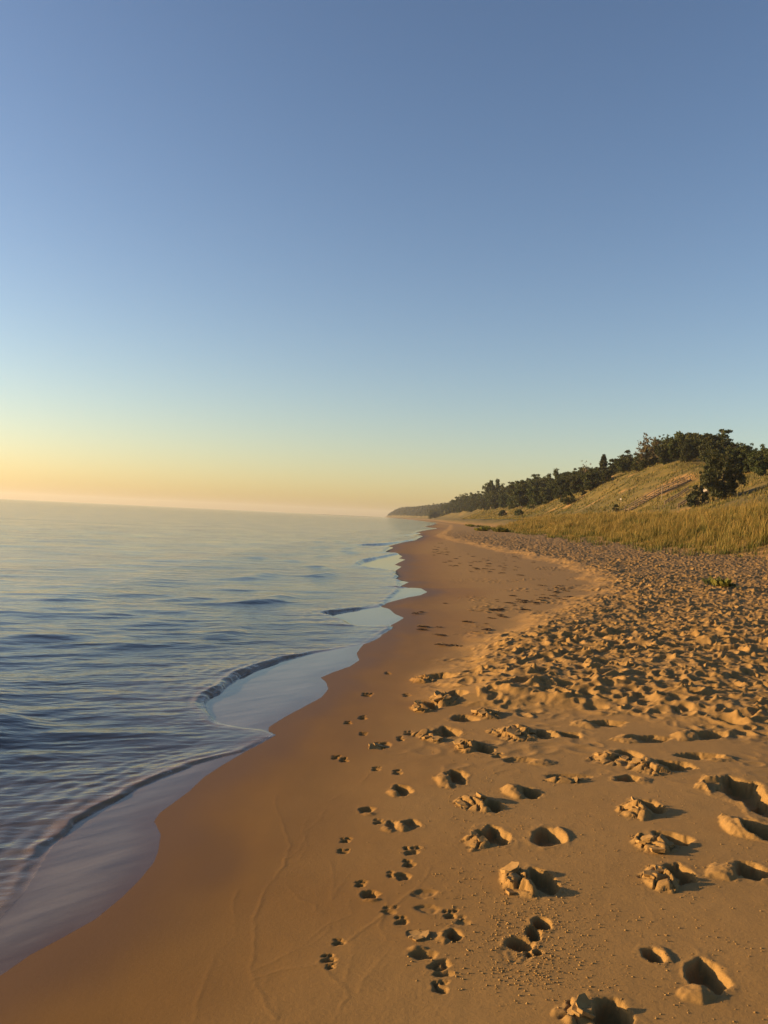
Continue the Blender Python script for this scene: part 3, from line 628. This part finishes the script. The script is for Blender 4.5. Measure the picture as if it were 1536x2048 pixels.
SPARSE = [oak(31, spread=2.4, n_limb=11, dens=15, low=.25, leaf='leaf_pale', bark='palebark', clump=.6, lsize=.22), oak(32, spread=2.6, n_limb=10, dens=18, low=.3, leaf='leaf_pale', bark='palebark', clump=.6, lsize=.22)]
SNAG = oak(41, spread=1.9, n_limb=7, dens=5, low=.4, leaf='leaf_pale', bark='palebark', clump=.5, lsize=.2)
FLAT = oak(42, spread=4.2, n_limb=7, dens=85, low=.6, clump=.9)
CON = conifer(51)
def plant_tree(name, kind, x, y, z, h, ref, rz, label, cat, group=None, wide=1.0, names=('trunk', 'crown')):
    o = empty(name, (x, y, z)); s = h / ref; o.scale = (s * wide, s * wide, s); o.rotation_euler = (0, 0, rz)
    link(names[0], kind[0], o); link(names[1], kind[1], o); tag(o, label, cat, group); return o

TOP = np.array([(860, 1017), (880, 1013), (905, 1003), (920, 993), (950, 986), (965, 985), (1000, 976), (1020, 966), (1040, 960), (1060, 953), (1080, 949), (1100, 950), (1130, 945), (1160, 936), (1180, 930), (1200, 934),
                (1225, 926), (1240, 914), (1255, 905), (1268, 915), (1290, 900), (1310, 900), (1325, 872), (1345, 858), (1375, 862), (1400, 857), (1430, 864), (1460, 878), (1485, 892), (1510, 898), (1600, 900)], float)
BASE = np.array([(860, 1031), (900, 1028), (950, 1022), (1000, 1018), (1040, 1018), (1075, 1017), (1100, 1006), (1140, 993), (1180, 984), (1220, 962), (1260, 940), (1290, 934), (1340, 930), (1390, 926), (1420, 938), (1480, 958), (1600, 950)], float)
rngT = np.random.RandomState(5)
ntree = 0
for row in range(6):
    px = 862 + 6 * row
    while px < 1570:
        by = float(np.interp(px, BASE[:, 0], BASE[:, 1])); ty = float(np.interp(px, TOP[:, 0], TOP[:, 1]))
        x, y, z = march(px, by)
        y = min(y, 1000)
        y2 = y + (0, 5, 10, 17, 25, 34)[row] * (1 + 0.0012 * y) + rngT.rand() * 3; tx, _ = ray(px, by); x2 = float(tx * y2)
        z2 = float(ground_z(x2, y2)[0])
        if y2 < 2400 and RY[0] < y2: z2 = surf(x2, y2)
        ztop = CAMZ + float(ray(px, ty)[1]) * y2; h = ztop - z2
        if row < 4: h = min(h, 10.0) * (0.62 + 0.33 * rngT.rand())
        else: h = h * (0.96 + 0.08 * rngT.rand())
        h = min(h, 13.5)
        if h > 2.6:
            far = y2 > 290
            lab = 'dark leafy oak in the long wood that runs along the bluff' if far else 'dark leafy oak in the wood that crowns the grassy dune'
            plant_tree('oak_tree', OAKS[rngT.randint(6) if row > 1 else 2 + rngT.randint(3)], x2, y2, z2 - .1, h, 8.2, rngT.rand() * 6.28, lab, 'tree', 'trees of the wood along the bluff' if far else 'trees of the wood on the dune crest', 0.95 + .35 * rngT.rand())
            ntree += 1
        px += max(9.0, (3.6 + 1.8 * rngT.rand()) * FPX / y2)
print('oaks', ntree)
def special(name, kind, px, pybase, pytop, dback, ref, label, cat='tree', wide=1.0, rz=0.0, names=('trunk', 'crown')):
    x, y, z = march(px, pybase); y2 = y + dback; tx, _ = ray(px, pybase); x2 = float(tx * y2); z2 = surf(x2, y2)
    zt = CAMZ + float(ray(px, pytop)[1]) * y2
    return plant_tree(name, kind, x2, y2, z2 - .1, max(zt - z2, .6), ref, rz, label, cat, None, wide, names)
special('sparse_tree', SPARSE[0], 1289, 934, 868, 5, 8.3, 'tall thin tree with sparse pale leaves on the dune crest, slender bare stem showing', wide=.8)
special('sparse_tree', SPARSE[1], 1311, 932, 868, 12, 8.3, 'thin tree with sparse pale top rising between the slender pale stem and the oaks', wide=.7, rz=2)
special('dead_tree', SNAG, 1168, 984, 916, 14, 8.2, 'small bare wispy tree top standing above the dark wood', wide=.8, rz=1)
special('conifer_tree', CON, 1205, 968, 907, 10, 8.0, 'single pointed conifer rising above the oaks of the dune wood', wide=1.25)
special('flat_topped_tree', FLAT, 981, 1020, 965, 16, 8.2, 'flat-topped tree standing out above the long wood along the bluff', wide=.8)
special('broad_oak_tree', oak(61, spread=4.4, n_limb=15, dens=75, low=.06, clump=1.0), 1446, 1003, 902, 2, 8.4, 'broad bushy oak with leaves down to the ground on the dune slope', wide=.78)
special('broad_oak_tree', oak(62, spread=3.6, n_limb=14, dens=70, low=.06, clump=.9), 1425, 966, 905, 4, 8.4, 'leafy oak with warm sunlit side, left against the broad bushy oak', wide=.9)
for _px, _pt in ((1488, 890), (1503, 893), (1518, 897), (1533, 896), (1550, 899)):
    o_ = special('oak_tree', OAKS[(_px // 3) % 6], _px, 962, _pt, 14, 8.2, 'dark leafy oak in the wood that crowns the grassy dune', wide=1.15, rz=_px); o_['group'] = 'trees of the wood on the dune crest'
special('round_bush', bush(71, 3.2, 1.45, 'conif'), 1394, 1016, 972, 1.5, 3.0, 'round dark green bush above the tall golden grass', 'bush', names=('stem', 'foliage'))
special('small_bush', bush(72, 2.4, 1.0, 'conif', 1400, .15), 1231, 1027, 1008, 1.5, 2.3, 'small dark bush at the foot of the grassy dune', 'bush', names=('stem', 'foliage'))
special('slope_bush', bush(73, 3.4, 1.9), 1136, 1012, 984, 1.5, 3.2, 'green bush on the sandy bank below the wood', 'bush', names=('stem', 'foliage'))
special('slope_bush', bush(74, 3.0, 1.6), 1165, 992, 976, 1.5, 3.0, 'low bush at the edge of the wood above the sandy bank', 'bush', names=('stem', 'foliage'))
special('slope_bush', bush(75, 2.4, 1.4), 1005, 1034, 1020, 1.5, 2.4, 'low bush in the hollow below the long wood', 'bush', names=('stem', 'foliage'))
special('slope_bush', bush(76, 2.4, 1.6), 1038, 1032, 1018, 1.5, 2.4, 'low bush by the pale clearing below the long wood', 'bush', names=('stem', 'foliage'))

# ------------------------------------------------------------------ far wood that reads as one mass
rf = np.random.RandomState(8)
n = 46000
fy = 880 + (2520 - 880) * rf.rand(n); base = np.interp(fy, [0, 600, 1000, 1400, 1800, 2300, 2500], [40, 51, 61, 64, 52, 21, 8.]); fx = base + 3 + rf.rand(n) ** 1.3 * 42
gz = ground_z(fx, fy); hh = (6.0 + 3.5 * fbm(fx / 9.0, fy / 14.0, 2, 131) * 1.6) * np.interp(fy, [0, 2420, 2520], [1, 1, 0.3])
C = np.stack([fx, fy, gz + np.maximum(hh, 1.5) * (0.1 + 0.9 * rf.rand(n) ** .6)], 1)
fw = link('far_wood', quads_mesh('far_wood', C, 1.25, M['leaf'], rf)); tag(fw, 'dark far-off wood on the headland beyond the bluff', 'wood', kind='stuff')

# ------------------------------------------------------------------ beach grass
def blades(name, X, Y, Z, H, Wd, lean, tone, rng, mat):
    n = len(X); a = rng.rand(n) * 6.28; dx = np.cos(a); dy = np.sin(a)
    la = rng.rand(n) * 6.28; lx = np.cos(la) * lean * rng.rand(n) + 0.25 * lean; ly = np.sin(la) * lean * rng.rand(n)
    P = np.stack([X, Y, Z - 0.03], 1); U = np.stack([dx, dy, 0 * dx], 1) * (Wd / 2)[:, None]
    m = P + np.stack([lx * H * .32, ly * H * .32, H * .55], 1); t = P + np.stack([lx * H, ly * H, H * (1 - 0.25 * (lx * lx + ly * ly))], 1)
    v = np.stack([P - U, P + U, m + U * .8, m - U * .8, t], 1).reshape(-1, 3)
    i = np.arange(n)[:, None] * 5
    f = np.concatenate([i + [[0, 1, 2]], i + [[0, 2, 3]], i + [[3, 2, 4]]], 0)
    tip = np.tile([0, 0, .55, .55, 1.0], n); return link(name, mesh_np(name, v, f, mat, dict(tip=tip, tone=np.repeat(tone, 5))))
rg = np.random.RandomState(21)
nc = 6200
cy = 16 + (150 - 16) * rg.rand(nc) ** 1.7; gx = 0.25 + 13.5 * rg.rand(nc) ** 1.15; gx = np.where(rg.rand(nc) < .06, -2.6 * rg.rand(nc) ** 1.5, gx); cxx = GE(cy) + gx
per = 21
X = np.repeat(cxx, per) + rg.normal(size=nc * per) * .17; Y = np.repeat(cy, per) + rg.normal(size=nc * per) * .17
keep = (X - 0.60 * Y < 3) & (perlin(X / 1.6, Y / 1.6, 140) > -.30 + 0.30 * sstep(2.0, 0, X - GE(Y))); X = X[keep]; Y = Y[keep]
hcl = np.clip(1 + .9 * perlin(X / 2.2, Y / 2.2, 145), .5, 1.5) * np.repeat(0.55 + 0.5 * rg.rand(nc), per)[keep] * (0.7 + 0.4 * rg.rand(len(X))) * (0.55 + 0.45 * sstep(0, 3, X - GE(Y)))
tone = np.clip(np.repeat(rg.rand(nc), per)[keep] * .6 + .4 * rg.rand(len(X)) + .3 * perlin(X / 5, Y / 5, 141), 0, 1)
Z = ground_z(X, Y)
gr = blades('dune_grass', X, Y, Z, hcl, (0.012 + 0.00028 * Y) * (0.7 + .6 * rg.rand(len(X))), 0.42, tone, rg, M['grass'])
tag(gr, 'tall golden marram grass covering the low foredune behind the beach', 'grass', kind='stuff'); print('grass blades', len(X))
# short tufts over the dune slope
nt_ = 90000
cy = 60 + (520 - 60) * rg.rand(nt_) ** 1.5; cxx = GE(cy) + 12 + (np.interp(cy, [0, 150, 300, 520], [56, 56, 46, 40])) * rg.rand(nt_)
k = (perlin(cxx / 4.0, cy / 4.0, 143) > -.12) & (cxx < .62 * cy + 4) & (fbm(cxx / 9.0, cy / 9.0, 3, 95) < .45); cxx = cxx[k]; cy = cy[k]
Z = ground_z(cxx, cy)
sg = blades('slope_grass', cxx, cy, Z, 0.35 + .35 * rg.rand(len(cy)), (0.06 + .0004 * cy), .5, np.clip(.35 + .5 * fbm(cxx / 12., cy / 12., 2, 144) + .3 * rg.rand(len(cy)), 0, 1), rg, M['grass'])
tag(sg, 'short olive tufts of grass over the steep dune slope', 'grass', kind='stuff'); print('tufts', len(cy))

# ------------------------------------------------------------------ low green plants on the sand
def rosette(seed, r=.22, n=70):
    rng = np.random.RandomState(seed); v = []; f = []
    for i in range(n):
        a = rng.rand() * 6.28; el = .25 + 1.1 * rng.rand(); L = r * (.6 + .6 * rng.rand()); d = np.array([math.cos(a) * math.cos(el), math.sin(a) * math.cos(el), math.sin(el)]); sd_ = np.array([-math.sin(a), math.cos(a), 0]) * L * .17
        b = np.array([rng.normal() * r * .45, rng.normal() * r * .3, 0]); k = len(v); v += [b, b + d * L * .5 + sd_, b + d * L - np.array([0, 0, L * .15]), b + d * L * .5 - sd_]; f.append((k, k + 1, k + 2, k + 3))
    return mesh_np('foliage', np.array(v), np.array(f), M['green'])
def stem_mesh(r=.2):
    mb = MB()
    for a in range(5): mb.tube([(0, 0, -.03), (math.cos(a * 1.3) * r * .3, math.sin(a * 1.3) * r * .3, r * .4)], [.008, .004], 4)
    return mb.mesh('stem', M['green'])
ROS = [rosette(s, .24, 110) for s in (1, 2, 3)]; STM = stem_mesh()
def put_plant(px, py, s, label, group=None, k=0):
    x, y, z = march(px, py); z = surf(x, y); o = empty('beach_plant', (x, y, z)); o.scale = (s * 1.4, s, s); o.rotation_euler = (0, 0, px)
    link('foliage', ROS[k % 3], o); link('stem', STM, o); tag(o, label, 'plant', group)
put_plant(1441, 1177, 1.0, 'small yellow-green plant growing alone on the trampled sand')
rp = np.random.RandomState(3)
for i in range(16):
    px = 922 + 82 * rp.rand(); put_plant(px, 1049 + (px - 922) * .14 + 9 * rp.rand() ** 2, 1.5 + 1.6 * rp.rand(), 'low green plant in the patch where the sand meets the golden grass', 'green plants along the foot of the foredune', i)

# ------------------------------------------------------------------ washed-up scraps on the damp flat
def scrap(seed):
    rng = np.random.RandomState(seed); mb = MB(); 
    for k in range(3):
        a = rng.normal() * .5; L = .10 + .07 * rng.rand(); c = Vector((rng.normal() * .03, rng.normal() * .03, .008)); pts = []
        for t in np.linspace(-1, 1, 6): pts.append(c + Vector((math.cos(a) * L * t, math.sin(a) * L * t, .012 * rng.rand() + .010 * (1 - t * t))) + Vector((rng.normal(), rng.normal(), 0)) * .012)
        mb.tube(pts, [.004, .010, .014, .012, .009, .003], 5)
    return mb.mesh('wrack_scrap', M['wrack'])
SCR = [scrap(s) for s in range(7)]
def scraps(n, fx, seed):
    rng = np.random.RandomState(seed)
    for i in range(n):
        px, py = fx(rng); x, y, z = place(px, py)
        for _ in range(3):
            z = surf(x, y)
        o = link('wrack_scrap', SCR[rng.randint(7)], None, (x, y, z)); s = .28 + .55 * rng.rand(); o.scale = (s, s, s); o.rotation_euler = (0, 0, rng.normal() * .6)
        tag(o, 'dark scrap of washed-up wrack lying on the flat damp sand', 'debris', 'wrack scraps strewn over the damp flat')
scraps(52, lambda r: (lambda t: (985 + 150 * t + 12 * r.normal(), 1222 - 42 * t + 12 * r.normal()))(r.rand()), 1)
scraps(46, lambda r: (lambda t: (895 + 150 * t + 14 * r.normal(), 1120 + 36 * t * r.rand() + 8 * r.normal()))(r.rand()), 2)
scraps(24, lambda r: (860 + 40 * r.rand(), 1086 + 26 * r.rand()), 3)
scraps(14, lambda r: (820 + 160 * r.rand(), 1200 + 110 * r.rand()), 4)

# ------------------------------------------------------------------ broken sand crust beside the prints
def plate(seed):
    rng = np.random.RandomState(seed); n = rng.randint(6, 9); v = []; 
    for lay, (z, k) in enumerate(((-.014, .88), (.001, 1.0), (.0035, .95))):
        for i in range(n):
            a = 6.283 * i / n + rng.normal() * .12 if lay == 0 else None
            if lay == 0: ang = a; r = .042 * (.6 + .6 * rng.rand()); v.append((math.cos(ang) * r * k, math.sin(ang) * r * k, z + rng.normal() * .001))
            else: b = v[i]; v.append((b[0] / .85 * k, b[1] / .85 * k, z + rng.normal() * .0012))
    f = [tuple(range(n))[::-1], tuple(range(2 * n, 3 * n))]
    for l in range(2):
        for i in range(n): j = (i + 1) % n; f.append((l * n + i, l * n + j, (l + 1) * n + j, (l + 1) * n + i))
    me = bpy.data.meshes.new('crust_plate'); me.from_pydata(v, [], f); me.materials.append(M['crust']); me.update(); return me
PLT = [plate(s) for s in range(9)]
rc = np.random.RandomState(17)
for hx, hy, ha, hb_, hh_, i in HEAPS:
    o = empty('sand_crust_heap', (hx, hy, surf(hx, hy)))
    m = int(np.clip(3 + 16 * ha, 4, 7))
    for k in range(m):
        a = rc.rand() * 6.283; r = 0.25 + .6 * rc.rand() ** .6; x = hx + math.cos(a) * ha * r; y = hy + math.sin(a) * hb_ * r
        p = link('crust_plate', PLT[rc.randint(9)], o); s = (.45 + .55 * rc.rand()) * (1 if hy < 6 else 1.4)
        p.location = (x - hx, y - hy, surf(x, y) + .001 * s - surf(hx, hy)); p.scale = (s, s * 1.15, s)
        til = .10 + .36 * rc.rand(); p.rotation_euler = (-math.sin(a) * til + rc.normal() * .1, math.cos(a) * til + rc.normal() * .1, rc.rand() * 6.28)
    tag(o, 'heap of cracked sand crust pushed up beside a footprint', 'sand heap', 'cracked crust heaps among the footprints')
# crumbs of sand too many to count
nb = 5200
rb = np.random.RandomState(29); cp = []
for c0, c1, n_, sp in (((1000, 1800), (1120, 1960), 1500, 30), ((930, 1560), (1010, 1680), 700, 45), ((1060, 1700), (1180, 1990), 700, 60), ((880, 1700), (960, 1960), 700, 45), ((1200, 1560), (1480, 1760), 700, 70), ((900, 1440), (1100, 1560), 500, 50), ((1240, 1800), (1536, 2040), 500, 60)):
    t = rb.rand(n_); cp.append(np.stack([c0[0] + (c1[0] - c0[0]) * t + rb.normal(size=n_) * sp, c0[1] + (c1[1] - c0[1]) * rb.rand(n_) + rb.normal(size=n_) * sp * .6], 1))
cp = np.concatenate(cp); tx, tz = ray(cp[:, 0], cp[:, 1]); yy = (.14 - CAMZ) / tz
for _ in range(6): yy = (beach0(tx * yy, yy) - CAMZ) / tz
xx = tx * yy; ok = (yy > 2.0) & (yy < 9); xx = xx[ok]; yy = yy[ok]; zz = np.array([surf(a, b) for a, b in zip(xx, yy)])
sz = .0012 + .0040 * rb.rand(len(xx)) ** 4
O = np.array([(1, 0, 0), (0, 1, 0), (-1, 0, 0), (0, -1, 0), (0, 0, .8), (0, 0, -.8)], float)
v = (O[None] * (sz[:, None, None] * (.6 + .8 * rb.rand(len(xx), 6, 1))) + np.stack([xx, yy, zz + sz * .3], 1)[:, None]).reshape(-1, 3)
ft = np.array([(0, 1, 4), (1, 2, 4), (2, 3, 4), (3, 0, 4), (1, 0, 5), (2, 1, 5), (3, 2, 5), (0, 3, 5)])
cr = link('sand_crumbs', mesh_np('sand_crumbs', v, (np.arange(len(xx))[:, None, None] * 6 + ft[None]).reshape(-1, 3), M['crust']))
tag(cr, 'fine crumbs of sand scattered between the footprints', 'sand', kind='stuff')

# ------------------------------------------------------------------ timber on the dune slope
def path_on_ground(a, b, n):
    return [Vector(march(a[0] + (b[0] - a[0]) * t, a[1] + (b[1] - a[1]) * t)) for t in np.linspace(0, 1, n)]
def steps(a, b, label, width=1.3, rail=.8, wood='wood'):
    P = path_on_ground(a, b, 2); n = 14; q = [P[0].lerp(P[1], t) for t in np.linspace(0, 1, n)]
    for p in q: p.z = surf(p.x, p.y) + .12
    o = empty('timber_steps', q[0]); d = (P[1] - P[0]); d.z = 0; d.normalize(); sdv = Vector((-d.y, d.x, 0)) * width / 2; R = lambda p: p - q[0]
    for sg in (-1, 1):
        mb = MB(); mr = MB()
        for i in range(n - 1): mb.bar(R(q[i] + sdv * sg), R(q[i + 1] + sdv * sg), .10, .26); mr.bar(R(q[i] + sdv * sg + Vector((0, 0, rail))), R(q[i + 1] + sdv * sg + Vector((0, 0, rail))), .10, .12)
        link('stringer', mb.mesh('stringer', M[wood]), o); link('handrail', mr.mesh('handrail', M[wood]), o)
        pm = MB(); pm.bar((0, 0, -.5), (0, 0, rail + .05), .11, .11, Vector((0, 1, 0))); pm = pm.mesh('post', M[wood])
        for i in range(0, n, 2): link('post', pm, o, R(q[i] + sdv * sg))
    L = (q[-1] - q[0]).length; nt2 = int(L / .62); tm = MB(); tm.bar(-sdv * .9, sdv * .9, .30, .05); tm = tm.mesh('tread', M['paint' if False else wood])
    for i in range(nt2):
        t = (i + .5) / nt2 * (n - 1); k = min(int(t), n - 2); link('tread', tm, o, R(q[k].lerp(q[k + 1], t - k)) + Vector((0, 0, .12)))
    tag(o, label, 'steps')
steps((1254, 1023), (1378, 961), 'long flight of timber steps climbing the grassy dune')
def fence(a, b, label, h=.8):
    P = path_on_ground(a, b, 2); n = 8; q = [P[0].lerp(P[1], t) for t in np.linspace(0, 1, n)]
    for p in q: p.z = surf(p.x, p.y)
    o = empty('low_fence', q[0]); pm = MB(); pm.bar((0, 0, -.3), (0, 0, h), .10, .10, Vector((0, 1, 0))); pm = pm.mesh('post', M['wood'])
    for p in q: link('post', pm, o, p - q[0])
    for zz_ in (h * .35, h * .75):
        mb = MB()
        for i in range(n - 1): mb.bar(q[i] - q[0] + Vector((0, 0, zz_)), q[i + 1] - q[0] + Vector((0, 0, zz_)), .06, .16)
        link('rail', mb.mesh('rail', M['wood']), o)
    tag(o, label, 'fence')
fence((1329, 1011), (1376, 981), 'low dark timber fence on the dune slope beside the long steps')
fence((1356, 1017), (1377, 1003), 'short dark timber fence low on the dune beside the round bush')
fence((1410, 992), (1448, 972), 'brown timber fence between the round bush and the broad oak')
def board(px, py, w, h, label):
    x, y, z = march(px, py); o = empty('white_board', (x, y, z)); mb = MB(); mb.bar((-w / 2, 0, .75), (w / 2, 0, .75), .05, h); link('panel', mb.mesh('panel', M['paint']), o)
    pm = MB(); pm.bar((0, .06, -.3), (0, .06, .9), .07, .07, Vector((0, 1, 0))); link('post', pm.mesh('post', M['wood']), o); o.rotation_euler = (0, 0, -.6); tag(o, label, 'board')
board(1409, 990, .62, .45, 'small white sunlit board behind the round dark bush')
board(1241, 1006, .35, .30, 'tiny pale board above the small dark bush')
x, y, z = march(1323, 1000); o = empty('pale_post', (x, y, z)); mb = MB(); mb.tube([(0, 0, -.4), (.03, 0, 1.2), (0, .02, 2.7)], [.07, .065, .05], 7); link('shaft', mb.mesh('shaft', M['palebark']), o)
mb = MB(); mb.tube([(0, 0, 2.68), (0, 0, 2.78)], [.075, .05], 7); link('cap', mb.mesh('cap', M['palebark']), o); tag(o, 'pale upright post beside the timber steps on the dune', 'post')

# ------------------------------------------------------------------ the evening air: far things fade
hz = MB(); x0, x1, y0, y1, z0, z1 = -4200, 1400, -60, 5800, -3.0, 42.0
hz.bar((0, y0, (z0 + z1) / 2), (0, y1, (z0 + z1) / 2), x1 - x0, z1 - z0)
for v_ in hz.v: v_.x += (x0 + x1) / 2
m, nt, out = newmat('evening_haze'); pv = nt.nodes.new('ShaderNodeVolumePrincipled'); pv.inputs['Color'].default_value = (0.86, 0.91, 0.95, 1); pv.inputs['Density'].default_value = 0.00011; pv.inputs['Anisotropy'].default_value = 0.3
nt.links.new(pv.outputs[0], out.inputs['Volume'])
hzo = link('haze', hz.mesh('haze', m)); hzo['kind'] = 'stuff'
